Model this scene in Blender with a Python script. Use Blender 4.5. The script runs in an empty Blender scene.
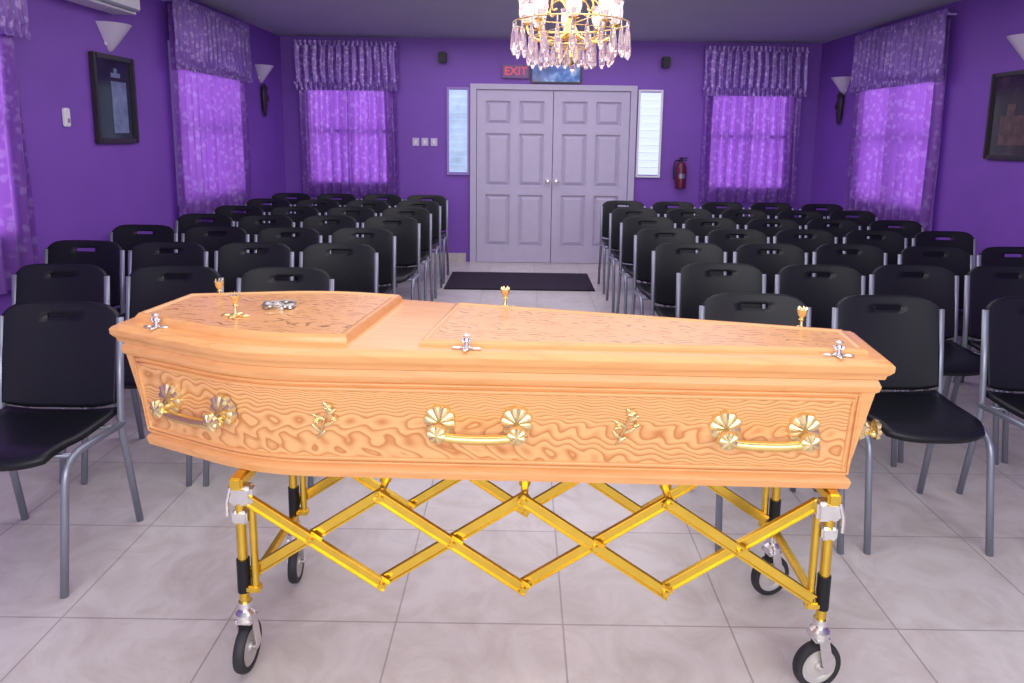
import bpy, math, random
from mathutils import Matrix, Vector, Euler
random.seed(4)
C = bpy.context.scene.collection
PI = math.pi

# ------------------------------------------------------------------ helpers
def nt(mat):
    mat.use_nodes = True
    return mat.node_tree.nodes, mat.node_tree.links
def setin(n, k, v):
    if k in n.inputs: n.inputs[k].default_value = v
def mat_p(name, col, rough=0.5, metal=0.0, var=0.06, vscale=12.0, bump=0.0, emis=None, estr=0.0, trans=0.0, coat=0.0, spec=None):
    m = bpy.data.materials.new(name); N, L = nt(m)
    b = N['Principled BSDF']
    setin(b, 'Roughness', rough); setin(b, 'Metallic', metal)
    if trans: setin(b, 'Transmission Weight', trans)
    if coat: setin(b, 'Coat Weight', coat)
    if spec is not None: setin(b, 'Specular IOR Level', spec)
    tc = N.new('ShaderNodeTexCoord'); no = N.new('ShaderNodeTexNoise')
    no.inputs['Scale'].default_value = vscale; no.inputs['Detail'].default_value = 4
    L.new(tc.outputs['Object'], no.inputs['Vector'])
    r = N.new('ShaderNodeValToRGB')
    r.color_ramp.elements[0].position = .3; r.color_ramp.elements[1].position = .7
    r.color_ramp.elements[0].color = [c*(1-var) for c in col[:3]]+[1]
    r.color_ramp.elements[1].color = [min(1, c*(1+var)) for c in col[:3]]+[1]
    L.new(no.outputs['Fac'], r.inputs['Fac']); L.new(r.outputs['Color'], b.inputs['Base Color'])
    if bump:
        bp = N.new('ShaderNodeBump'); bp.inputs['Strength'].default_value = bump; bp.inputs['Distance'].default_value = .01
        L.new(no.outputs['Fac'], bp.inputs['Height']); L.new(bp.outputs['Normal'], b.inputs['Normal'])
    if emis:
        setin(b, 'Emission Color', list(emis)+[1]); setin(b, 'Emission Strength', estr)
    return m

def join(*geos):
    V = []; F = []
    for v, f in geos:
        o = len(V); V += [tuple(p) for p in v]; F += [tuple(i+o for i in q) for q in f]
    return V, F
def xf(geo, M):
    return [tuple(M @ Vector(p)) for p in geo[0]], geo[1]
def T(x, y, z): return Matrix.Translation((x, y, z))
def R(a, ax): return Matrix.Rotation(a, 4, ax)
def box(cx, cy, cz, sx, sy, sz, b=0.0):
    x, y, z = sx/2, sy/2, sz/2
    b = min(b, x*.9, y*.9, z*.9)
    if b <= 0:
        v = [(cx+i*x, cy+j*y, cz+k*z) for i in (-1, 1) for j in (-1, 1) for k in (-1, 1)]
        return v, [(0,1,3,2),(4,6,7,5),(0,4,5,1),(2,3,7,6),(0,2,6,4),(1,5,7,3)]
    import bmesh
    bm = bmesh.new(); bmesh.ops.create_cube(bm, size=1)
    for vv in bm.verts: vv.co = Vector((vv.co.x*sx, vv.co.y*sy, vv.co.z*sz))
    bmesh.ops.bevel(bm, geom=bm.edges[:], offset=b, segments=2, affect='EDGES')
    bm.verts.index_update()
    v = [(p.co.x+cx, p.co.y+cy, p.co.z+cz) for p in bm.verts]
    f = [tuple(q.index for q in fc.verts) for fc in bm.faces]
    bm.free(); return v, f
def tube(pts, r, seg=8, closed=False, flat=1.0):
    pts = [Vector(p) for p in pts]; n = len(pts)
    tans = []
    for i in range(n):
        if closed: t = pts[(i+1) % n]-pts[i-1]
        else: t = pts[min(i+1, n-1)]-pts[max(i-1, 0)]
        tans.append(t.normalized())
    up = Vector((0, 0, 1))
    if abs(tans[0].dot(up)) > .9: up = Vector((0, 1, 0))
    nn = (up-tans[0]*up.dot(tans[0])).normalized()
    V = []; F = []
    for i in range(n):
        nn = (nn-tans[i]*nn.dot(tans[i])).normalized(); bb = tans[i].cross(nn)
        rr = r[i] if isinstance(r, (list, tuple)) else r
        for k in range(seg):
            a = 2*PI*k/seg
            V.append(tuple(pts[i]+nn*math.cos(a)*rr+bb*math.sin(a)*rr*flat))
    m = n if closed else n-1
    for i in range(m):
        for k in range(seg):
            a = i*seg+k; b = i*seg+(k+1) % seg; j = (i+1) % n
            F.append((a, b, j*seg+(k+1) % seg, j*seg+k))
    if not closed:
        F.append(tuple(reversed(range(seg)))); F.append(tuple((n-1)*seg+k for k in range(seg)))
    return V, F
def smooth_path(pts, sub=5):
    P = [Vector(p) for p in pts]; out = []
    for i in range(len(P)-1):
        p0 = P[max(i-1, 0)]; p1 = P[i]; p2 = P[i+1]; p3 = P[min(i+2, len(P)-1)]
        for s in range(sub):
            t = s/sub
            out.append(.5*((2*p1)+(-p0+p2)*t+(2*p0-5*p1+4*p2-p3)*t*t+(-p0+3*p1-3*p2+p3)*t**3))
    out.append(P[-1]); return out
def round_path(pts, rad=.05, n=5):
    P = [Vector(p) for p in pts]; out = [P[0]]
    for i in range(1, len(P)-1):
        a = (P[i-1]-P[i]); b = (P[i+1]-P[i]); r = min(rad, a.length*.45, b.length*.45)
        A = P[i]+a.normalized()*r; B = P[i]+b.normalized()*r
        for k in range(n+1):
            t = k/n; out.append(A*(1-t)**2+P[i]*2*t*(1-t)+B*t*t)
    out.append(P[-1]); return out
def lathe(prof, seg=16, ang=2*PI, a0=0):
    V = []; F = []; full = abs(ang-2*PI) < 1e-6; ns = seg if full else seg+1
    for r, z in prof:
        for k in range(ns):
            a = a0+ang*k/seg; V.append((r*math.cos(a), r*math.sin(a), z))
    for i in range(len(prof)-1):
        for k in range(seg):
            k2 = (k+1) % ns
            F.append((i*ns+k, i*ns+k2, (i+1)*ns+k2, (i+1)*ns+k))
    if full:
        if prof[0][0] > 1e-5: F.append(tuple(reversed(range(ns))))
        if prof[-1][0] > 1e-5: F.append(tuple((len(prof)-1)*ns+k for k in range(ns)))
    return V, F
def mk(name, geo, mat, parent=None, smooth=False, loc=None, **props):
    me = bpy.data.meshes.new(name); me.from_pydata([tuple(v) for v in geo[0]], [], [tuple(f) for f in geo[1]])
    me.validate(); me.update()
    import bmesh
    bm = bmesh.new(); bm.from_mesh(me); bmesh.ops.recalc_face_normals(bm, faces=bm.faces); bm.to_mesh(me); bm.free()
    for m in (mat if isinstance(mat, (list, tuple)) else [mat]): me.materials.append(m)
    if smooth:
        for p in me.polygons: p.use_smooth = True
        if smooth != 'all':
            try: me.set_sharp_from_angle(angle=math.radians(38))
            except Exception: pass
    o = bpy.data.objects.new(name, me); C.objects.link(o)
    if parent: o.parent = parent
    if loc: o.location = loc
    for k, v in props.items(): o[k] = v
    return o
def empty(name, loc, rot=0, label='', category='', group=None):
    e = bpy.data.objects.new(name, None); C.objects.link(e); e.empty_display_size = .1
    e.location = loc; e.rotation_euler = (0, 0, rot)
    e['label'] = label; e['category'] = category
    if group: e['group'] = group
    return e
def dup(root):
    kids = [o for o in bpy.data.objects if o.parent == root]
    r = root.copy(); C.objects.link(r)
    for k in kids:
        c = k.copy(); C.objects.link(c); c.parent = r
    return r

# ------------------------------------------------------------------ materials
M_wall = mat_p('purple_wall_paint', (.205, .075, .46), .5, var=.05, vscale=3, bump=.05)
M_ceil = mat_p('ceiling_paint', (.45, .45, .54), .8, var=.03, vscale=2)
M_black = mat_p('black_plastic', (.006, .007, .011), .42, var=.2, vscale=60, spec=.35)
M_grey = mat_p('grey_painted_steel', (.27, .29, .36), .35, metal=.5, var=.05)
M_gold = mat_p('gold_anodised', (.76, .51, .07), .26, metal=.88, var=.06, vscale=20)
M_brass = mat_p('polished_brass', (.98, .72, .26), .27, metal=.9, var=.05)
M_silver = mat_p('silver_metal', (.75, .74, .74), .25, metal=.9, var=.08, vscale=30)
M_dsilver = mat_p('antique_silver', (.50, .48, .45), .3, metal=.9, var=.3, vscale=60)
M_rubber = mat_p('black_rubber', (.02, .02, .025), .6, var=.2)
M_hub = mat_p('wheel_hub', (.55, .53, .5), .4, metal=.3)
M_door = mat_p('door_lilac_paint', (.51, .47, .62), .4, var=.03)
M_white = mat_p('white_plastic', (.8, .8, .82), .4, var=.02)
M_lilac = mat_p('lilac_window_frame', (.35, .22, .60), .45, var=.03)
M_dark = mat_p('dark_frame', (.02, .015, .02), .35, var=.2)
M_mat = mat_p('dark_carpet', (.02, .012, .03), .95, var=.3, vscale=200, bump=.3)
M_red = mat_p('extinguisher_red', (.12, .01, .04), .3)
M_sky = mat_p('daylight_glass', (.9, .9, 1), .3, emis=(.92, .88, 1.0), estr=1.8)
M_slat = mat_p('louvre_glass', (.7, .8, .9), .3, emis=(.72, .84, 1.0), estr=.6)
M_slat2 = mat_p('bluish_glass', (.5, .64, .8), .3, emis=(.5, .70, 1.0), estr=.38, var=.3, vscale=5)
M_shade = mat_p('frosted_shade', (.62, .55, .72), .5, var=.02)
M_bulb = mat_p('lit_bulb', (1, .8, .6), .3, emis=(1, .60, .34), estr=9)
M_cryst = mat_p('clear_crystal', (.98, .86, .88), .05, trans=.88, emis=(1, .65, .62), estr=.03)
M_orn = mat_p('carved_dark_wood', (.03, .015, .03), .5, var=.3, vscale=40)

def tile_mat():
    m = bpy.data.materials.new('floor_tiles'); N, L = nt(m); b = N['Principled BSDF']
    tc = N.new('ShaderNodeTexCoord'); mp = N.new('ShaderNodeMapping')
    mp.inputs['Location'].default_value = (-.14, -.40, 0)
    L.new(tc.outputs['Object'], mp.inputs['Vector'])
    br = N.new('ShaderNodeTexBrick'); br.offset = 0; br.squash = 1
    br.inputs['Scale'].default_value = 1; br.inputs['Brick Width'].default_value = .507; br.inputs['Row Height'].default_value = .507
    br.inputs['Mortar Size'].default_value = .003; br.inputs['Mortar Smooth'].default_value = .2; br.inputs['Bias'].default_value = 0
    br.inputs['Color1'].default_value = (.605, .575, .56, 1); br.inputs['Color2'].default_value = (.65, .615, .60, 1)
    br.inputs['Mortar'].default_value = (.40, .37, .37, 1)
    L.new(mp.outputs['Vector'], br.inputs['Vector'])
    n1 = N.new('ShaderNodeTexNoise'); n1.inputs['Scale'].default_value = 4.5; n1.inputs['Detail'].default_value = 9; n1.inputs['Distortion'].default_value = 1.4
    n1.inputs['Roughness'].default_value = .65
    L.new(tc.outputs['Object'], n1.inputs['Vector'])
    r = N.new('ShaderNodeValToRGB'); r.color_ramp.elements[0].position = .34; r.color_ramp.elements[1].position = .60
    r.color_ramp.elements[0].color = (.79, .75, .72, 1); r.color_ramp.elements[1].color = (1, 1, 1, 1)
    L.new(n1.outputs['Fac'], r.inputs['Fac'])
    mx = N.new('ShaderNodeMixRGB'); mx.blend_type = 'MULTIPLY'; mx.inputs['Fac'].default_value = .85
    L.new(br.outputs['Color'], mx.inputs['Color1']); L.new(r.outputs['Color'], mx.inputs['Color2'])
    L.new(mx.outputs['Color'], b.inputs['Base Color'])
    b.inputs['Roughness'].default_value = .28
    bp = N.new('ShaderNodeBump'); bp.inputs['Strength'].default_value = .4; bp.inputs['Distance'].default_value = .004
    inv = N.new('ShaderNodeMath'); inv.operation = 'SUBTRACT'; inv.inputs[0].default_value = 1
    L.new(br.outputs['Fac'], inv.inputs[1]); L.new(inv.outputs[0], bp.inputs['Height']); L.new(bp.outputs['Normal'], b.inputs['Normal'])
    return m
M_tile = tile_mat()

def wood_mat(name, base, dark, mode, rough=.26):
    m = bpy.data.materials.new(name); N, L = nt(m); b = N['Principled BSDF']
    tc = N.new('ShaderNodeTexCoord'); sp = N.new('ShaderNodeSeparateXYZ'); L.new(tc.outputs['Object'], sp.inputs[0])
    def math_(op, a, c):
        n = N.new('ShaderNodeMath'); n.operation = op
        for i, q in enumerate((a, c)):
            if q is None: continue
            if isinstance(q, (int, float)): n.inputs[i].default_value = q
            else: L.new(q, n.inputs[i])
        return n.outputs[0]
    def noise(sc, det=1.5):
        mp = N.new('ShaderNodeMapping'); mp.inputs['Scale'].default_value = sc; L.new(tc.outputs['Object'], mp.inputs['Vector'])
        n = N.new('ShaderNodeTexNoise'); n.inputs['Scale'].default_value = 1; n.inputs['Detail'].default_value = det
        L.new(mp.outputs['Vector'], n.inputs['Vector']); return n.outputs['Fac']
    if mode == 'side':     # long nested ovals, every line rippled
        v = math_('MULTIPLY', sp.outputs['Z'], 52)
        wob = math_('ADD', math_('MULTIPLY', sp.outputs['X'], 88), math_('MULTIPLY', noise((2, 2, 14), 1), 14))
        v = math_('ADD', v, math_('MULTIPLY', math_('SINE', wob, None), .34))
        v = math_('ADD', v, math_('MULTIPLY', noise((1.5, 1.0, 9), .3), 17))
        wd = .34
    elif mode == 'top':    # rows of short rippled flecks
        v = math_('MULTIPLY', sp.outputs['Y'], 46)
        v = math_('ADD', v, math_('MULTIPLY', math_('SINE', math_('MULTIPLY', sp.outputs['X'], 95), None), .25))
        v = math_('ADD', v, math_('MULTIPLY', noise((3, 10, 4), 1), 6)); wd = .22
    else:
        v = math_('MULTIPLY', noise((1.2, 10, 14), 1), 6); wd = .2
    fr = math_('FRACT', v, None)
    r = N.new('ShaderNodeValToRGB'); e = r.color_ramp.elements
    e[0].position = 0; e[0].color = list(base)+[1]; e[1].position = 1; e[1].color = list(base)+[1]
    a = e.new(wd*.45); a.color = list(dark)+[1]
    a = e.new(wd); a.color = [(x*.5+y*.5) for x, y in zip(dark, base)]+[1]
    a = e.new(min(.95, wd*2)); a.color = list(base)+[1]
    L.new(fr, r.inputs['Fac'])
    col = r.outputs['Color']
    if mode == 'top':      # break the rows into flecks
        brk = N.new('ShaderNodeValToRGB'); brk.color_ramp.elements[0].position = .47; brk.color_ramp.elements[1].position = .56
        L.new(noise((34, 34, 4), 1), brk.inputs['Fac'])
        m0 = N.new('ShaderNodeMixRGB'); m0.inputs['Color1'].default_value = list(base)+[1]
        L.new(brk.outputs['Color'], m0.inputs['Fac']); L.new(col, m0.inputs['Color2']); col = m0.outputs['Color']
    n2o = noise((3, 90, 90), 5)
    r2 = N.new('ShaderNodeValToRGB'); r2.color_ramp.elements[0].position = .3; r2.color_ramp.elements[0].color = (.88, .83, .78, 1)
    r2.color_ramp.elements[1].position = .6; r2.color_ramp.elements[1].color = (1, 1, 1, 1)
    L.new(n2o, r2.inputs['Fac'])
    mx = N.new('ShaderNodeMixRGB'); mx.blend_type = 'MULTIPLY'; mx.inputs['Fac'].default_value = .5
    L.new(col, mx.inputs['Color1']); L.new(r2.outputs['Color'], mx.inputs['Color2'])
    L.new(mx.outputs['Color'], b.inputs['Base Color']); b.inputs['Roughness'].default_value = rough
    return m
M_wood = wood_mat('plain_pine_veneer', (.81, .41, .16), (.76, .37, .14), 'plain')
M_grain = wood_mat('flamed_pine_veneer', (.86, .465, .195), (.56, .22, .065), 'side')
M_gtop = wood_mat('flecked_pine_veneer', (.81, .415, .17), (.30, .13, .055), 'top')

def fabric(name, c1, c2, transl, pat, tcol=None):
    m = bpy.data.materials.new(name); N, L = nt(m); N.remove(N['Principled BSDF']); out = N['Material Output']
    tc = N.new('ShaderNodeTexCoord'); vo = N.new('ShaderNodeTexVoronoi'); vo.inputs['Scale'].default_value = pat
    no = N.new('ShaderNodeTexNoise'); no.inputs['Scale'].default_value = pat*1.2
    L.new(tc.outputs['Object'], no.inputs['Vector'])
    ad = N.new('ShaderNodeMixRGB'); ad.blend_type = 'ADD'; ad.inputs['Fac'].default_value = .06
    L.new(tc.outputs['Object'], ad.inputs['Color1']); L.new(no.outputs['Color'], ad.inputs['Color2'])
    L.new(ad.outputs['Color'], vo.inputs['Vector'])
    r = N.new('ShaderNodeValToRGB'); r.color_ramp.elements[0].position = .28; r.color_ramp.elements[1].position = .45
    r.color_ramp.elements[0].color = list(c2)+[1]; r.color_ramp.elements[1].color = list(c1)+[1]
    L.new(vo.outputs['Distance'], r.inputs['Fac'])
    d = N.new('ShaderNodeBsdfPrincipled'); d.inputs['Roughness'].default_value = .30; setin(d, 'Sheen Weight', .4); setin(d, 'Metallic', .25)
    t = N.new('ShaderNodeBsdfTranslucent'); mx = N.new('ShaderNodeMixShader'); mx.inputs[0].default_value = transl
    L.new(r.outputs['Color'], d.inputs['Base Color'])
    if tcol:
        tm = N.new('ShaderNodeMixRGB'); tm.blend_type = 'MIX'; tm.inputs['Fac'].default_value = .55
        L.new(r.outputs['Color'], tm.inputs['Color1']); tm.inputs['Color2'].default_value = list(tcol)+[1]
        L.new(tm.outputs['Color'], t.inputs['Color'])
    else: L.new(r.outputs['Color'], t.inputs['Color'])
    L.new(d.outputs[0], mx.inputs[1]); L.new(t.outputs[0], mx.inputs[2]); L.new(mx.outputs[0], out.inputs['Surface'])
    return m
M_cur = fabric('purple_sheer_curtain', (.28, .11, .52), (.42, .25, .66), .5, 17, (.42, .15, .62))
M_val = fabric('purple_satin_valance', (.23, .11, .46), (.42, .29, .66), .15, 22)

# ------------------------------------------------------------------ room shell
XL, XR, YB, ZC, YF = -2.76, 3.35, 8.15, 2.545, -1.6
S = dict(kind='structure')
yc = (YB+YF)/2; yl = YB-YF; xc = (XL+XR)/2; xw = XR-XL
mk('floor', box(xc, yc, -.05, xw+.2, yl+.2, .1), M_tile, **S)
mk('ceiling', box(xc, yc, ZC+.05, xw+.2, yl+.2, .1), M_ceil, **S)
mk('wall_back', box(xc, YB+.05, ZC/2, xw, .1, ZC), M_wall, **S)
mk('wall_left', box(XL-.05, yc, ZC/2, .1, yl, ZC), M_wall, **S)
mk('wall_right', box(XR+.05, yc, ZC/2, .1, yl, ZC), M_wall, **S)
mk('baseboard_back', join(box((XL-.66)/2, YB-.008, .05, -.66-XL, .016, .1), box((XR+1.33)/2, YB-.008, .05, XR-1.33, .016, .1)), M_tile, **S)
mk('baseboard_left', box(XL+.008, yc, .05, .016, yl-.04, .1), M_tile, **S)
mk('baseboard_right', box(XR-.008, yc, .05, .016, yl-.04, .1), M_tile, **S)

# double door
DX0, DX1, DT = -.61, 1.28, 2.05
fr = join(box(DX0+.035, YB-.03, (DT-.06)/2, .07, .06, DT-.06), box(DX1-.035, YB-.03, (DT-.06)/2, .07, .06, DT-.06), box((DX0+DX1)/2, YB-.03, DT-.03, DX1-DX0, .062, .06))
mk('trim_1', fr, M_door, **S)
def leaf(x0, x1, name):
    w = x1-x0; h = DT-.065; y = YB-.004
    g = [box((x0+x1)/2, y, h/2+.003, w, .008, h)]
    st = .10; pw = (w-3*st)/2
    rows = [(.20, .80), (.90, 1.50), (1.60, h-.12)]
    zs = [0.004, .20, .80, .90, 1.50, 1.60, h-.12, h]
    for a, b in ((0, 1), (2, 3), (4, 5), (6, 7)):
        g.append(box((x0+x1)/2, y-.018, (zs[a]+zs[b])/2, w, .028, zs[b]-zs[a]))
    for i in range(3):
        for z0, z1 in rows:
            g.append(box(x0+st/2+i*(pw+st), y-.018, (z0+z1)/2, st, .028, z1-z0))
    for z0, z1 in rows:
        for i in range(2):
            cx = x0+st+pw/2+i*(pw+st); cz = (z0+z1)/2
            a, b = (pw-.03)/2, (z1-z0-.03)/2; c, d = a-.035, b-.035
            V = [(cx-a, y-.006, cz-b), (cx+a, y-.006, cz-b), (cx+a, y-.006, cz+b), (cx-a, y-.006, cz+b), (cx-c, y-.024, cz-d), (cx+c, y-.024, cz-d), (cx+c, y-.024, cz+d), (cx-c, y-.024, cz+d)]
            g.append((V, [(0, 1, 5, 4), (1, 2, 6, 5), (2, 3, 7, 6), (3, 0, 4, 7), (4, 5, 6, 7), (3, 2, 1, 0)]))
    return mk(name, join(*g), M_door, **S)
mid = (DX0+DX1)/2
d1 = leaf(DX0+.075, mid-.004, 'door_1'); d2 = leaf(mid+.004, DX1-.075, 'door_2')
for dd, x in ((d1, mid-.05), (d2, mid+.05)):
    hg = join(xf(lathe([(.028, 0), (.028, .008), (.012, .012), (.012, .035), (.024, .045), (.028, .06), (.018, .072), (0, .075)], 14), T(x, YB-.034, .96) @ R(PI/2, 'X')))
    mk('door_knob', hg, M_silver, dd, True)

def louvre(name, x0, x1, z0, z1, mat, fill):
    g = [box(x0+.012, YB-.015, (z0+z1)/2, .024, .03, z1-z0), box(x1-.012, YB-.015, (z0+z1)/2, .024, .03, z1-z0),
         box((x0+x1)/2, YB-.015, z0+.01, x1-x0-.048, .03, .02), box((x0+x1)/2, YB-.015, z1-.01, x1-x0-.048, .03, .02)]
    o = mk(name, join(*g), M_lilac if fill > .95 else M_white, **S)
    n = 11; sl = []
    for i in range(n):
        z = z0+.03+(z1-z0-.06)*(i+.5)/n
        sl.append(xf(box(0, 0, 0, x1-x0-.05, .004, (z1-z0)/n*fill), T((x0+x1)/2, YB-.016, z) @ R(.25, 'X')))
    mk('louvre_panes', join(*sl), mat, o)
louvre('window_1', -.88, -.62, 1.02, 2.01, M_slat2, 1.0)
louvre('window_2', 1.30, 1.58, 1.02, 2.01, M_slat, .92)

def curtain(idx, loc, width, zt, zb, rot, label):
    Mx = T(*loc) @ R(rot, 'Z')
    ww = width-.26; wz0, wz1 = .92, 2.12
    g = join(box(0, -.012, wz0-.02, ww+.08, .024, .04), box(0, -.012, wz1+.02, ww+.08, .024, .04), box(-ww/2-.02, -.012, (wz0+wz1)/2, .04, .024, wz1-wz0),
             box(ww/2+.02, -.012, (wz0+wz1)/2, .04, .024, wz1-wz0), box(0, -.014, (wz0+wz1)/2, .035, .02, wz1-wz0), box(0, -.016, 1.5, ww, .018, .03))
    w = mk('window_%d' % idx, xf(g, Mx), M_lilac, **S)
    mk('glass', xf(box(0, -.004, (wz0+wz1)/2, ww, .008, wz1-wz0), Mx), M_sky, w)
    e = empty('curtain', loc, rot, label, 'curtain', 'purple window curtains')
    nx, nz = 150, 16
    def sheet(y0, amp, z0, z1, folds, wid, ruff=0, flare=0):
        V = []; F = []
        for j in range(nz+1):
            t = j/nz
            for i in range(nx+1):
                s = i/nx; x = (s-.5)*(wid+flare*(1-t))
                ph = folds*2*PI*s+.9*math.sin(5*s+idx)+.35*math.sin(6*t+idx+7*s)
                a = amp*(.6+.4*(1-t))*(1+.4*math.sin(13*s+idx))
                zz = z0+(z1-z0)*t
                x += .018*math.sin(ph*1.0+1.5)*(1-t)
                V.append((x, y0-a*(math.sin(ph)+.25*math.sin(2*ph+1)), zz-ruff*abs(math.sin(ph))*(1-t)))
        for j in range(nz):
            for i in range(nx):
                a = j*(nx+1)+i; F.append((a, a+1, a+nx+2, a+nx+1))
        return V, F
    mk('drape', sheet(-.068, .028, zb, zt-.03, int(width*9), width-.02, flare=.02), M_cur, e, 'all')
    mk('valance', join(sheet(-.112, .013, zt-.44, zt-.02, int(width*12), width+.04),
                       sheet(-.108, .010, zt-.03, zt+.035, int(width*20), width+.04)), M_val, e, 'all')
    mk('ruffle', sheet(-.115, .014, zt-.50, zt-.42, int(width*20), width+.05, .012), M_val, e, 'all')
    rod = tube([(-width/2-.02, -.088, zt), (width/2+.02, -.088, zt)], .008, 8)
    br = [box(s*width/2*.96, -.044, zt, .012, .088, .016) for s in (-1, 1)]
    mk('curtain_rod', join(rod, *br), M_lilac, e)
    return e
lb = 'purple sheer curtain with ruffled valance '
curtain(3, (-2.0, YB, 0), 1.12, 2.46, .77, 0, lb+'near the light switches')
curtain(4, (2.58, YB, 0), 1.10, 2.46, .75, 0, lb+'near the fire extinguisher')
curtain(5, (XL, 6.22, 0), 1.45, 2.45, .73, PI/2, lb+'between two wall lamps')
curtain(6, (XL, 3.22, 0), 1.26, 2.45, .62, PI/2, lb+'beside a thermostat')
curtain(7, (XR, 6.36, 0), 1.45, 2.45, .68, -PI/2, lb+'near a framed picture')

# ------------------------------------------------------------------ wall fittings
e = empty('exit_sign', (-.10, YB, 2.19), 0, 'pale exit sign with red letters above the double door', 'sign')
mk('housing', box(0, -.025, 0, .30, .05, .15, .008), mat_p('sign_face', (.20, .09, .28), .4), e)
tx = bpy.data.curves.new('lettering', 'FONT'); tx.body = 'EXIT'; tx.size = .125; tx.align_x = 'CENTER'; tx.align_y = 'CENTER'; tx.extrude = .002; tx.offset = .002
tmp = bpy.data.objects.new('tmp_text', tx); C.objects.link(tmp)
bpy.context.view_layer.update()
me = bpy.data.meshes.new_from_object(tmp.evaluated_get(bpy.context.evaluated_depsgraph_get()))
bpy.data.objects.remove(tmp)
me.materials.clear(); me.materials.append(mat_p('sign_red', (.6, .04, .08), .4, emis=(1, .1, .18), estr=.35))
to = bpy.data.objects.new('lettering', me); C.objects.link(to); to.parent = e; to.location = (0, -.0535, 0); to.rotation_euler = (PI/2, 0, 0)

def pic_mat(name, cols, sc, em=0):
    m = bpy.data.materials.new(name); N, L = nt(m); b = N['Principled BSDF']; b.inputs['Roughness'].default_value = .12
    tc = N.new('ShaderNodeTexCoord'); n = N.new('ShaderNodeTexNoise'); n.inputs['Scale'].default_value = sc; n.inputs['Detail'].default_value = 3
    L.new(tc.outputs['Object'], n.inputs['Vector']); r = N.new('ShaderNodeValToRGB'); el = r.color_ramp.elements
    el[0].position = .3; el[0].color = list(cols[0])+[1]; el[1].position = .75; el[1].color = list(cols[-1])+[1]
    if len(cols) > 2: k = el.new(.52); k.color = list(cols[1])+[1]
    L.new(n.outputs['Fac'], r.inputs['Fac']); L.new(r.outputs['Color'], b.inputs['Base Color'])
    if em: L.new(r.outputs['Color'], b.inputs['Emission Color']); b.inputs['Emission Strength'].default_value = em
    return m
def frame(loc, rot, w, h, fw, label, cols, sc, name='framed_picture', cat='picture', inner=None, em=0):
    e = empty(name, loc, rot, label, cat)
    g = join(box(-w/2+fw/2, -.018, 0, fw, .03, h, .005), box(w/2-fw/2, -.018, 0, fw, .03, h, .005), box(0, -.018, h/2-fw/2, w-2*fw, .03, fw, .005), box(0, -.018, -h/2+fw/2, w-2*fw, .03, fw, .005))
    mk('frame', g, M_dark, e)
    mk('artwork', box(0, -.01, 0, w-2*fw+.004, .012, h-2*fw+.004), pic_mat(name+'_art', cols, sc, em), e)
    if inner: mk('print', join(*inner[0]), inner[1], e)
    return e
frame((XL, 4.79, 1.67), PI/2, .48, .58, .035, 'dark framed picture with a pale inset below a wall lamp', [(.006, .008, .016), (.01, .013, .024), (.02, .028, .05)], 6,
      inner=([box(.05, -.018, -.05, .17, .004, .34), box(.02, -.018, .16, .10, .004, .03), box(.02, -.018, .19, .03, .004, .03)], pic_mat('pale_inset', [(.12, .15, .28), (.22, .26, .42)], 14)))
frame((XR, 4.78, 1.65), -PI/2, .66, .60, .03, 'dark framed picture of a brownish building', [(.012, .01, .02), (.03, .02, .03), (.08, .05, .05)], 5,
      inner=([box(0, -.018, -.10, .40, .004, .20), box(.08, -.0178, .05, .10, .004, .14), box(-.10, -.0178, .03, .08, .004, .10)], pic_mat('brown_building', [(.05, .025, .03), (.13, .07, .06)], 18)))
frame((.36, YB, 2.18), 0, .58, .23, .02, 'blue and white plaque above the double door', [(.01, .03, .16), (.05, .18, .55), (.45, .7, .9)], 8, name='wall_plaque', cat='plaque', em=.15)

def sconce(loc, rot, lab):
    e = empty('wall_lamp', loc, rot, lab, 'wall lamp', 'fan-shaped wall lamps')
    prof = [(.0, -.11), (.02, -.10), (.07, -.03), (.115, .035), (.14, .07), (.134, .07), (.11, .035), (.065, -.025), (.015, -.09)]
    mk('lamp_shade', xf(lathe(prof, 16, PI, PI), T(0, 0, 0)), M_shade, e, True)
    mk('back_plate', box(0, -.006, -.01, .12, .012, .12, .004), M_white, e)
sconce((XL, 4.80, 2.09), PI/2, 'pale fan-shaped wall lamp above a framed picture')
sconce((XL, 7.50, 2.09), PI/2, 'pale fan-shaped wall lamp above a dark carved ornament')
sconce((XR, 7.50, 2.05), -PI/2, 'pale fan-shaped wall lamp above a dark carved ornament')
sconce((XR, 4.80, 2.10), -PI/2, 'pale fan-shaped wall lamp above a framed picture')
for x, r in ((XL, PI/2), (XR, -PI/2)):
    g = lathe([(0, -.17), (.025, -.15), (.045, -.08), (.05, 0), (.06, .06), (.05, .11), (.065, .13), (.03, .165), (0, .18)], 14)
    g = xf(g, T(0, -.03, 0) @ Matrix.Diagonal((1, .45, 1, 1)))
    g = join(g, box(0, -.06, .02, .015, .03, .05, .004), box(-.022, -.053, .06, .02, .012, .01), box(.022, -.053, .06, .02, .012, .01), box(0, -.052, -.04, .03, .014, .01))
    o = mk('wall_ornament', g, M_orn, None, True, (x, 7.52, 1.80), label='dark carved wooden ornament below a wall lamp', category='ornament')
    o.rotation_euler = (0, 0, r)

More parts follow.
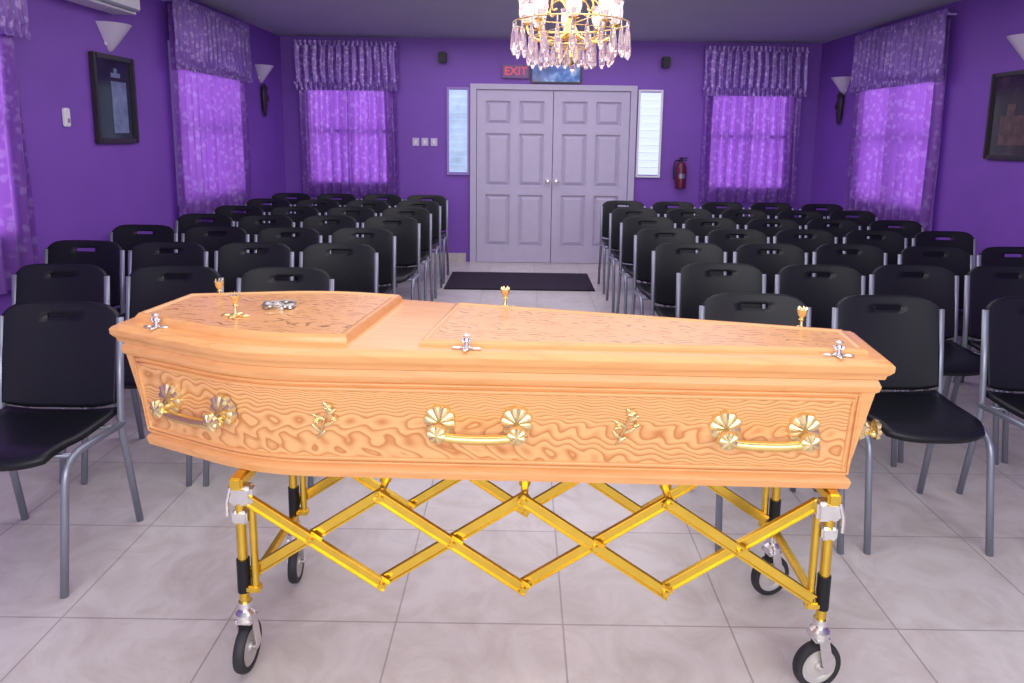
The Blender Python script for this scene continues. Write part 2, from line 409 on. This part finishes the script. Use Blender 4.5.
for x, z in ((-.92, 2.33), (1.585, 2.31)):
    e = empty('wall_speaker', (x, YB, z), 0, 'small black wall speaker above the door side', 'speaker', 'small wall speakers')
    mk('cabinet', box(0, -.07, 0, .09, .08, .12, .01), M_black, e)
    mk('bracket', box(0, -.017, 0, .03, .034, .03), M_grey, e)
for i in range(3):
    e = empty('light_switch', (-1.24+i*.105, YB, 1.39), 0, 'white wall light switch beside the louvre window', 'light switch', 'switches by the door')
    mk('plate', box(0, -.004, 0, .075, .008, .09, .002), M_shade, e); mk('rocker', box(0, -.010, 0, .022, .008, .04, .002), M_white, e)
e = empty('thermostat', (XL, 4.27, 1.54), PI/2, 'small white thermostat on the purple wall', 'thermostat')
mk('housing', box(0, -.012, 0, .05, .024, .11, .006), M_white, e); mk('button', box(0, -.026, -.02, .02, .006, .025, .002), M_grey, e)
e = empty('air_conditioner', (XL, 4.42, 2.22), PI/2, 'white wall-mounted air conditioner near the ceiling', 'air conditioner')
mk('housing', box(0, -.105, .14, .86, .21, .27, .03), M_white, e, True); mk('louvre', box(0, -.19, .025, .74, .06, .015, .004), M_grey, e)
e = empty('fire_extinguisher', (1.81, YB, .90), 0, 'dark red fire extinguisher hanging beside the door', 'fire extinguisher')
mk('cylinder', xf(lathe([(.05, 0), (.06, .01), (.062, .05), (.062, .24), (.045, .29), (.02, .31), (0, .312)], 18), T(0, -.08, 0)), M_red, e, True)
mk('valve_handle', join(box(0, -.08, .325, .03, .03, .04, .004), box(.025, -.08, .35, .10, .02, .012, .003), box(.02, -.08, .325, .08, .018, .01, .003)), M_black, e)
mk('hose', tube(smooth_path([(-.02, -.08, .32), (-.07, -.09, .31), (-.085, -.09, .22), (-.08, -.09, .10)]), .009, 8), M_black, e, True)
mk('bracket', box(0, -.011, .2, .04, .022, .16), M_dark, e)
mk('label', xf(lathe([(.0632, .12), (.0632, .17)], 12, 1.2, -PI/2-.6), T(0, -.08, 0)), M_grey, e)

mk('door_mat', box(-.02, 7.02, .007, 1.46, .84, .014, .005), M_mat, label='dark rectangular mat on the tiled aisle before the door', category='mat')

# ------------------------------------------------------------------ chandelier
CH = 1.86
e = empty('chandelier', (.257, 4.1, CH), 0, 'brass chandelier with clear crystal drops and lit bulbs', 'chandelier')
mk('stem', lathe([(.0, .0), (.03, .02), (.045, .05), (.02, .09), (.03, .13), (.05, .18), (.02, .24), (.012, .30), (.03, .36), (.012, .42), (.01, .59), (.02, .61), (.06, .63), (.065, ZC-CH)], 16), M_brass, e, True)
arms = 8
ARMR = .25
parts0 = [mk('arm', join(tube(smooth_path([(.02, 0, .20), (.08, 0, .15), (.16, 0, .14), (.23, 0, .17), (ARMR, 0, .225)]), .007, 6), xf(lathe([(.008, 0), (.032, .008), (.034, .014), (.01, .016)], 12), T(ARMR, 0, .22))), M_brass, e, True),
          mk('scroll', tube(smooth_path([(.02, 0, .30), (.06, 0, .36), (.12, 0, .37), (.16, 0, .33), (.15, 0, .29), (.12, 0, .30)]), .005, 6), M_brass, e, True),
          mk('candle', xf(lathe([(.010, 0), (.011, .05), (0, .051)], 10), T(ARMR, 0, .235)), M_white, e, True),
          mk('bulb', xf(lathe([(.006, 0), (.013, .015), (.014, .028), (.008, .048), (0, .06)], 10), T(ARMR, 0, .286)), M_bulb, e, True)]
for k in range(1, arms):
    for b0 in parts0:
        c = b0.copy(); C.objects.link(c); c.parent = e; c.rotation_euler = (0, 0, 2*PI*k/arms)
rings = [(.325, .235, 26, 1.35), (.235, .155, 18, 1.1), (.14, .11, 10, .9)]
for rr, zz, n, s in rings:
    mk('ring', tube([(rr*math.cos(2*PI*k/40), rr*math.sin(2*PI*k/40), zz) for k in range(40)], .004, 6, True), M_brass, e, True)
    mk('ring_spokes', join(*[tube([(.012*math.cos(a), .012*math.sin(a), zz), (rr*math.cos(a), rr*math.sin(a), zz)], .003, 6) for a in [PI/8+2*PI*k/4 for k in range(4)]]), M_brass, e)
drop = lathe([(0, 0), (.003, -.005), (.003, -.02), (.011, -.05), (.017, -.10), (.016, -.12), (.007, -.138), (0, -.142)], 7)
d0 = None
for rr, zz, n, s in rings:
    for k in range(n):
        if d0 is None:
            c = d0 = mk('crystal_drop', drop, M_cryst, e)
        else:
            c = d0.copy(); C.objects.link(c); c.parent = e
        a = 2*PI*k/n+rr
        c.location = (rr*math.cos(a), rr*math.sin(a), zz); c.scale = (1, 1, s*(random.uniform(.85, 1.08)))
for k in range(arms):
    a = 2*PI*k/arms
    if k == 0:
        g0 = mk('glass_shade', xf(lathe([(.018, 0), (.036, .02), (.044, .06), (.040, .10), (.047, .125)], 14), T(ARMR, 0, .234)), M_cryst, e, 'all')
    else:
        c = g0.copy(); C.objects.link(c); c.parent = e; c.rotation_euler = (0, 0, a)

# ------------------------------------------------------------------ chairs
def build_chair():
    root = empty('chair', (0, 0, 0), 0, 'black plastic stacking chair with grey metal legs', 'chair', 'rows of black stacking chairs')
    nx, ny = 12, 12; V = []; F = []
    for j in range(ny+1):
        t = j/ny
        for i in range(nx+1):
            s = i/nx*2-1
            hw = .202-.02*max(0, t-.6)/.4
            y = .17-.39*t
            if t > .5: y = .17-.39*(.5+(t-.5)*(1-.14*abs(s)**3))
            x = s*hw*(1-.06*max(0, (t-.8)/.2)**2)
            z = .455+.012*abs(s)**3-.010*math.cos(PI*(t-.45))-.03*max(0, (t-.75)/.25)**2
            V.append((x, y, z))
    for j in range(ny):
        for i in range(nx):
            a = j*(nx+1)+i; F.append((a, a+1, a+nx+2, a+nx+1))
    o = mk('seat', (V, F), M_black, root, 'all')
    m = o.modifiers.new('s', 'SOLIDIFY'); m.thickness = .022; m.offset = 0
    ss = [-1, -.97, -.9, -.78, -.6, -.42, -.27, -.2, -.1, 0, .1, .2, .27, .42, .6, .78, .9, .97, 1]
    ts = [0, .04, .15, .3, .45, .6, .72, .80, .835, .885, .92, .97, 1.0]
    V = []; F = []
    for t in ts:
        for s in ss:
            zt = .85-.045*abs(s)**7; zb = .475+.02*abs(s)**4
            hw = .202+.006*t
            y = .155+.055*t+.02*(1-s*s)*(.4+.6*t)
            V.append((s*hw, y, zb+(zt-zb)*t))
    n = len(ss)
    for j in range(len(ts)-1):
        for i in range(n-1):
            if ts[j] >= .83 and ts[j+1] <= .89 and ss[i] >= -.28 and ss[i+1] <= .28: continue
            a = j*n+i; F.append((a, a+1, a+n+1, a+n))
    o = mk('backrest', (V, F), M_black, root, 'all')
    m = o.modifiers.new('s', 'SOLIDIFY'); m.thickness = .014; m.offset = 0
    for sx in (-1, 1):
        p = round_path([(sx*.213, .205, .80), (sx*.214, .165, .50), (sx*.215, .155, .40), (sx*.218, .225, .0)], .07)
        mk('rear_leg', tube(p, .0125, 8), M_grey, root, 'all')
        p = round_path([(sx*.216, .165, .415), (sx*.217, -.16, .435), (sx*.219, -.225, .0)], .09, 7)
        mk('front_leg', tube(p, .0125, 8), M_grey, root, 'all')
    mk('cross_bar', join(tube([(-.215, .12, .418), (.215, .12, .418)], .009, 6)), M_grey, root, 'all')
    mk('cross_bar', join(tube([(-.216, -.12, .425), (.216, -.12, .425)], .009, 6)), M_grey, root, 'all')
    return root
chair = build_chair()
pos = []
for i, D in enumerate([2.44, 3.18, 3.90, 4.58, 5.26, 5.94, 6.62, 7.30]):
    if i == 0: cols = [-1.655]
    elif i == 1: cols = [-1.09, -1.60, -2.13]
    elif i == 2: cols = [-1.04, -1.515, -1.99, -2.465]
    elif i == 3: cols = [-1.06, -1.545, -2.03, -2.51]
    else: cols = [-1.0, -1.471, -1.942, -2.412]
    for j, x in enumerate(cols): pos.append((x, D-.2, i))
for i, D in enumerate([2.74, 3.45, 4.15, 4.82, 5.50, 6.20, 6.90]):
    cols = [.94, 1.475, 2.08] if i == 0 else [1.0, 1.49, 1.98, 2.47, 2.95]
    for j, x in enumerate(cols): pos.append((x, D-.2, i))
first = True
for x, y, i in pos:
    c = chair if first else dup(chair)
    c.location = (x, y+(random.uniform(-.03, .03) if i else 0), 0)
    c.rotation_euler = (0, 0, random.uniform(-.005, .005)); first = False

# ------------------------------------------------------------------ coffin
L_, WF, WS, WH, US = 2.055, .145, .315, .165, 1.595
def W0(u):
    return WF+(WS-WF)*u/US if u < US else WS+(WH-WS)*(u-US)/(L_-US)
def W(u):
    k = .15
    if abs(u-US) < k:
        a = US-k; b = US+k; t = (u-a)/(2*k)
        return W0(a)*(1-t)**2+(WS)*2*t*(1-t)+W0(b)*t*t
    return W0(u)
NU = 48
def ring(d, z, a=0, b=L_, n=NU):
    us = [a+d+(b-a-2*d)*i/n for i in range(n+1)]
    return [(u, W(u)-d, z) for u in us]+[(u, -(W(u)-d), z) for u in reversed(us)]
def loft(rings, cap0=True, cap1=True):
    V = []; F = []; n = len(rings[0])
    for r in rings: V += r
    for i in range(len(rings)-1):
        for k in range(n):
            F.append((i*n+k, i*n+(k+1) % n, (i+1)*n+(k+1) % n, (i+1)*n+k))
    if cap0: F.append(tuple(reversed(range(n))))
    if cap1: F.append(tuple((len(rings)-1)*n+k for k in range(n)))
    return V, F
def pring(inset, z, a, b, ia, ib, n=20):
    us = [a+ia+(b-ib-a-ia)*i/n for i in range(n+1)]
    return [(u, W(u)-inset, z) for u in us]+[(u, -(W(u)-inset), z) for u in reversed(us)]
HB = .572
OX = .925
cof = empty('coffin', (OX, 1.775, HB), math.radians(172.75), 'pale pine coffin with brass handles resting on gold folding trolley', 'coffin')
cof.scale = (1, 1, .972)
def dz(z): return .020+(.315-z)/.315*.052
mk('body', loft([ring(dz(0)-.010, 0), ring(dz(.02)-.012, .02), ring(dz(.028)-.006, .028), ring(dz(.034)+.003, .034), ring(dz(.28)+.003, .28), ring(dz(.286)-.003, .286), ring(dz(.30)-.004, .30), ring(.026, .316)]), M_wood, cof, True)
mk('lid', loft([ring(.026, .3162), ring(.014, .322), ring(.011, .332), ring(.005, .338), ring(-.001, .346), ring(-.002, .360), ring(.004, .367), ring(.012, .369), ring(.016, .373), ring(.05, .376)]), M_wood, cof, True)
def sidep(u, z, off=0, s=1):
    e_ = 1e-3; dW = (W(u+e_)-W(u-e_))/(2*e_)
    t = Vector((1, dW, 0)).normalized(); up = Vector((0, .052/.315, 1)).normalized(); n = up.cross(t).normalized(); up = t.cross(n)
    p = Vector((u, W(u)-dz(z), z))+n*off
    if s < 0: p.y = -p.y
    return p, t, n, up
for s in (1, -1):
    u0, u1, z0, z1 = .08, L_-.075, .055, .262
    V = []; F = []; nu, nz = 60, 6
    for j in range(nz+1):
        for i in range(nu+1):
            V.append(sidep(u0+(u1-u0)*i/nu, z0+(z1-z0)*j/nz, .0005, s)[0])
    for j in range(nz):
        for i in range(nu):
            a = j*(nu+1)+i; F.append((a, a+1, a+nu+2, a+nu+1))
    mk('side_panel', (V, F), M_grain, cof, 'all')
    def rect(u0, u1, z0, z1, off):
        P = [sidep(u0+(u1-u0)*i/50, z0, off, s)[0] for i in range(51)]+[sidep(u1, z0+(z1-z0)*i/6, off, s)[0] for i in range(1, 7)]
        P += [sidep(u1+(u0-u1)*i/50, z1, off, s)[0] for i in range(1, 51)]+[sidep(u0, z1+(z0-z1)*i/6, off, s)[0] for i in range(1, 6)]
        return P
    mk('side_moulding', join(tube(rect(u0, u1, z0, z1, .0), .0062, 8, True), tube(rect(u0-.014, u1+.014, z0-.014, z1+.014, -.001), .0042, 6, True)), M_wood, cof, 'all')
def endp(y, z): return (dz(z)-.001, y, z)
P = [endp(-.07, .06), endp(.07, .06), endp(.085, .25), endp(-.085, .25)]
mk('end_moulding', tube(P, .006, 8, True), M_wood, cof)
def raised(a, b, ia, ib, hh, name):
    z = .375
    g = loft([pring(.052, z, a, b, ia, ib), pring(.053, z+hh*.6, a, b, ia+.001, ib+.001), pring(.060, z+hh, a, b, ia+.008, ib+.008), pring(.068, z+hh, a, b, ia+.016, ib+.016), pring(.074, z+hh-.005, a, b, ia+.022, ib+.022)])
    mk(name, g, M_wood, cof, True)
    r = pring(.0765, z+hh-.0035, a, b, ia+.0245, ib+.0245)
    mk(name+'_inlay', (r+[(p[0], p[1], p[2]-.001) for p in r], [tuple(range(len(r)))]), M_gtop, cof)
raised(1.345, L_, 0, .052, .024, 'head_panel')
raised(.045, 1.165, 0, 0, .013, 'body_panel')

def shell(Rd, lobes=9, dome=.014):
    V = [(0, dome*1.5, 0)]; F = []; n = lobes*6; rings = [.25, .5, .75, .92, 1.0]
    for q in rings:
        for k in range(n):
            a = 2*PI*k/n; lob = abs(math.cos(a*lobes/2))
            r = Rd*q*(1+.12*q*(lob-.5)); h = dome*(1.3-.9*q*q)+.005*lob*q
            if q == 1.0: h = -.002
            V.append((r*math.cos(a), h, r*math.sin(a)*1.1))
    for k in range(n): F.append((0, 1+k, 1+(k+1) % n))
    for i in range(len(rings)-1):
        for k in range(n): F.append((1+i*n+k, 1+i*n+(k+1) % n, 1+(i+1)*n+(k+1) % n, 1+(i+1)*n+k))
    return V, F
def frame_mat(u, z, s=1):
    p, t, n, up = sidep(u, z, .001, 1)
    M = Matrix(((t.x, n.x, up.x, p.x), (t.y, n.y, up.y, p.y), (t.z, n.z, up.z, p.z), (0, 0, 0, 1)))
    if s < 0: M = Matrix.Diagonal((1, -1, 1, 1)) @ M
    return M
M_hsil = mat_p('gold_plated_brass', (.95, .75, .38), .27, metal=.85, var=.12, vscale=60)
def handle(M, half):
    pts = smooth_path([(-half-.026, .034, -.006), (-half-.004, .040, -.012), (-half*.55, .044, -.017), (0, .045, -.018), (half*.55, .044, -.017), (half+.004, .040, -.012), (half+.026, .034, -.006)], 5)
    rr = [.0095+.0035*math.sin(PI*i/(len(pts)-1)) for i in range(len(pts))]
    o = mk('handle', xf(tube(pts, rr, 10), M), M_brass, cof, 'all', label='brass coffin handle with shell brackets')
    for sg in (-1, 1):
        sh = xf(join(xf(shell(.041), T(sg*half, 0, .012)), xf(lathe([(.012, 0), (.010, .028), (.015, .034), (.011, .050), (0, .054)], 10), T(sg*half, .004, -.010) @ R(-PI/2, 'X')),
                     xf(shell(.024, 7, .009), T(sg*(half+.002), .046, -.002))), M)
        mk('handle_bracket', sh, M_hsil, o, True)
def uX(X, D=1.70): return (X-OX)*-.992+(D-1.775)*.126
for s in (1, -1):
    for u in (uX(-.86, 1.8), uX(-.105), uX(.62)):
        handle(frame_mat(u, .168, s), .098)
pm = Matrix(((0, -1, 0, dz(.16)-.002), (1, 0, 0, 0), (0, 0, 1, .16), (0, 0, 0, 1)))
handle(pm, .055)
def spray(M, sc=1):
    g = []
    st = [(.02, .004, -.05), (.008, .006, -.02), (-.002, .006, .01), (-.012, .005, .04)]
    g.append(tube(smooth_path(st), .0022, 6))
    for x, z, a, l in ((.012, -.03, .9, .03), (.004, -.015, 2.6, .035), (-.002, .005, .5, .035), (-.008, .02, 2.5, .03), (.016, -.042, 2.4, .026), (-.012, .04, 1.0, .02)):
        leafg = lathe([(0, 0), (.003, .1), (.0055, .35), (.005, .6), (.002, .9), (0, 1)], 8)
        leafg = ([(p[0], p[1]*.5, p[2]*l) for p in leafg[0]], leafg[1])
        g.append(xf(leafg, T(x, .006, z) @ R(PI/2-a, 'Y')))
    for x, z, r in ((-.013, .042, .010), (.018, .004, .007), (-.026, .012, .007)):
        g.append(xf(shell(r, 5, .006), T(x, .005, z)))
    return xf(join(*g), M @ Matrix.Diagonal((sc, sc, sc, 1)))
for s in (1, -1):
    for u in (uX(-.50), uX(.27)):
        mk('floral_spray', spray(frame_mat(u, .168, s), 1.05), M_hsil, cof, True)
def screw_base():
    g = []
    for k in range(4):
        l = .034 if k % 2 == 0 else .024
        g.append(xf(lathe([(0, -.001), (.008, -.001), (.009, .002), (.005, .005), (0, .006)], 10), R(PI/2*k, 'Z') @ T(l*.75, 0, 0) @ Matrix.Diagonal((1.7, .9, 1, 1))))
        g.append(xf(box(l*.4, 0, .002, l*.8, .007, .005, .001), R(PI/2*k, 'Z')))
    g.append(lathe([(.012, 0), (.013, .004), (.006, .008), (0, .009)], 12)); return join(*g)
crown = lathe([(.006, .004), (.0045, .012), (.0035, .024), (.008, .028), (.004, .031), (.010, .040), (.013, .050), (.014, .056), (.009, .0565), (0, .0555)], 12)
spikes = join(*[xf(lathe([(.003, 0), (.002, .007), (0, .009)], 6), T(.0105*math.cos(a), .0105*math.sin(a), .055)) for a in [2*PI*k/6 for k in range(6)]])
wing = join(lathe([(.007, .004), (.006, .018), (.010, .022), (.006, .030), (.011, .038), (0, .043)], 12), tube(smooth_path([(-.013, 0, .028), (-.010, 0, .020), (0, 0, .016), (.010, 0, .020), (.013, 0, .028)], 4), .003, 8))
for u, w, z, kind in ((1.915, -.150, .376, 'g'), (1.72, .10, .397, 'g'), (1.01, -.215, .376, 'g'), (.155, -.112, .376, 'g'), (1.905, .180, .376, 's'), (1.04, .224, .376, 's'), (.125, .124, .376, 's')):
    m = M_hsil if kind == 'g' else M_silver
    o = mk('lid_screw', join(screw_base(), join(crown, spikes) if kind == 'g' else wing), m, cof, True, (u, w, z))
    o.scale = (1.05, 1.05, 1.08) if kind == 'g' else (.95, .8, .95)
g = [box(0, 0, .004, .085, .012, .008, .003), box(-.012, 0, .004, .012, .05, .008, .003), tube(smooth_path([(-.035, .0, .006), (-.02, .018, .008), (.0, .006, .012), (.02, .016, .008), (.04, .004, .006)]), .0045, 6),
     tube(smooth_path([(-.038, -.012, .006), (-.015, -.02, .008), (.02, -.014, .008), (.045, -.018, .006)]), .004, 6), xf(lathe([(.013, 0), (.012, .008), (0, .013)], 10), T(.03, 0, .002)), xf(lathe([(.011, 0), (.01, .007), (0, .011)], 10), T(-.03, .008, .002))]
o = mk('crest', join(*g), M_dsilver, cof, True, (1.65, -.02, .396)); o.rotation_euler = (0, 0, .25); o.scale = (1.15, 1.7, 1.2)

# ------------------------------------------------------------------ trolley
tr = empty('folding_trolley', (.04, 1.905, 0), math.radians(-1.4), 'gold folding scissor trolley on casters carrying the coffin', 'trolley')
hx, hy = .775, .195
zt, zb = .522, .272
def bar(p, q, w=.030, th=.008):
    p = Vector(p); q = Vector(q); d = (q-p); l = d.length; d.normalize()
    y = Vector((0, 1, 0)); n = d.cross(y).normalized()
    M = Matrix(((d.x, y.x, n.x, p.x), (d.y, y.y, n.y, p.y), (d.z, y.z, n.z, p.z), (0, 0, 0, 1)))
    ex = .014
    g = join(box(l/2, 0, 0, l+2*ex, th*.5, w, .001), box(l/2, 0, w/2-.002, l+2*ex, th*1.8, .005, .001), box(l/2, 0, -w/2+.002, l+2*ex, th*1.8, .005, .001))
    return xf(g, M)
n = 4; cell = 2*(hx-.02)/n; lx = -.02
for sy in (-1, 1):
    for i in range(n):
        x0 = -hx+.02+cell*i+lx; x1 = x0+cell
        mk('scissor_bar', bar((x0, sy*hy-.009, zt), (x1, sy*hy-.009, zb)), M_gold, tr)
        mk('scissor_bar', bar((x0, sy*hy+.009, zb), (x1, sy*hy+.009, zt)), M_gold, tr)
        mk('pivot_bolt', xf(lathe([(.008, -.020), (.008, .020)], 10), T((x0+x1)/2, sy*hy, (zt+zb)/2) @ R(PI/2, 'X')), M_gold, tr)
    for i in range(1, n):
        x0 = -hx+.02+cell*i+lx
        for z in (zt, zb):
            mk('pivot_bolt', xf(lathe([(.008, -.020), (.008, .020)], 10), T(x0, sy*hy, z) @ R(PI/2, 'X')), M_gold, tr)
for i in range(1, n):
    x0 = -hx+.02+cell*i+lx
    mk('cross_rail', join(tube([(x0, -hy, zt+.008), (x0, hy, zt+.008)], .010, 8), box(x0, 0, HB-.021, .03, .30, .040, .004)), M_gold, tr)
for sx in (-1, 1):
    mk('end_rail', box(sx*hx, 0, HB-.019, .035, 2*hy+.05, .036, .006), M_gold, tr)
    mk('end_rail', box(sx*hx, 0, .23, .022, 2*hy, .022, .004), M_gold, tr)
    for sy in (-1, 1):
        x = sx*hx; y = sy*hy
        leg = mk('leg', join(tube([(x, y, .535), (x, y, .185)], .0135, 12), tube([(x-sx*.032, y, .50), (x-sx*.032, y, .24)], .010, 10), box(x-sx*.016, y, .245, .06, .026, .02, .004)), M_gold, tr, True)
        mk('bracket', join(box(x-sx*.008, y, .516, .062, .040, .055, .008), box(x-sx*.002, y, .455, .042, .036, .038, .006), tube([(x+sx*.02, y-.01, .54), (x+sx*.03, y-.012, .50), (x+sx*.03, y-.012, .46)], .006, 8)), M_silver, leg, True)
        mk('sleeve', tube([(x, y, .33), (x, y, .235)], .0175, 12), M_black, leg, True)
        wr = .068; rot = PI/2-.02 if sx < 0 else 0.22
        Mx = T(x, y, 0) @ R(rot + (.12 if sy > 0 else 0), 'Z')
        fk = join(lathe([(.018, .205), (.020, .19), (.013, .182), (.026, .172), (.028, .154), (0, .152)], 14), box(0, 0, .153, .05, .048, .012, .003),
                  xf(box(0, 0, 0, .030, .005, .105, .002), T(.012, -.022, .105) @ R(-.22, 'Y')), xf(box(0, 0, 0, .030, .005, .105, .002), T(.012, .022, .105) @ R(-.22, 'Y')),
                  xf(lathe([(.008, -.027), (.008, .027)], 10), T(.0, 0, wr) @ R(PI/2, 'X')))
        cs = mk('caster_fork', xf(fk, Mx), M_silver, leg, True)
        tyre = [(wr-.018, -.013), (wr-.004, -.013), (wr-.001, -.008), (wr, 0), (wr-.001, .008), (wr-.004, .013), (wr-.018, .013)]
        mk('tyre', xf(lathe(tyre+[tyre[0]], 28), Mx @ T(0, 0, wr) @ R(PI/2, 'X')), M_rubber, cs, True)
        hub = [(0, -.014), (.012, -.014), (.014, -.009), (.036, -.007), (.042, -.011), (wr-.0175, -.011), (wr-.0175, .011), (.042, .011), (.036, .007), (.014, .009), (.012, .014), (0, .014)]
        mk('hub', xf(lathe(hub, 24), Mx @ T(0, 0, wr) @ R(PI/2, 'X')), M_hub, cs, True)

# ------------------------------------------------------------------ light
def area(name, loc, tgt, sx, sy, en, col):
    l = bpy.data.lights.new(name, 'AREA'); l.shape = 'RECTANGLE'; l.size = sx; l.size_y = sy; l.energy = en; l.color = col
    o = bpy.data.objects.new(name, l); C.objects.link(o); o.location = loc
    o.rotation_euler = (Vector(tgt)-Vector(loc)).to_track_quat('-Z', 'Y').to_euler(); return o
area('front_daylight', (0.2, -1.3, 1.9), (0, 2.2, .5), 4.5, 1.6, 116, (1, .965, .93))
area('overhead_fill', (.3, 5.4, 2.5), (.3, 5.4, 0), 3.8, 4.5, 92, (.95, .89, 1))  # added fill to brighten the back of the room, not a light fitting
area('overhead_fill', (.0, 1.9, 2.5), (0, 1.9, 0), 3.5, 1.5, 34, (1, .98, .96))  # second added fill, brightens the coffin top; no lamp is fitted here
pl = bpy.data.lights.new('chandelier_glow', 'POINT'); pl.energy = 8; pl.color = (1, .75, .6); pl.shadow_soft_size = .2
po = bpy.data.objects.new('chandelier_glow', pl); C.objects.link(po); po.location = (.257, 4.1, 2.3)
w = bpy.data.worlds.new('world'); bpy.context.scene.world = w; w.use_nodes = True
w.node_tree.nodes['Background'].inputs[0].default_value = (.89, .88, 1, 1); w.node_tree.nodes['Background'].inputs[1].default_value = 1.0

# ------------------------------------------------------------------ camera
cam = bpy.data.cameras.new('camera'); co = bpy.data.objects.new('camera', cam); C.objects.link(co)
cam.sensor_width = 36; cam.lens = 700/1024*36; cam.clip_start = .02
cam.shift_x = -.0098; cam.shift_y = -.0913
co.rotation_euler = (R(math.radians(81), 'X') @ R(.014, 'Z')).to_euler(); co.location = (0, 0, 1.46)
bpy.context.scene.camera = co
bpy.context.scene.view_settings.view_transform = 'Standard'
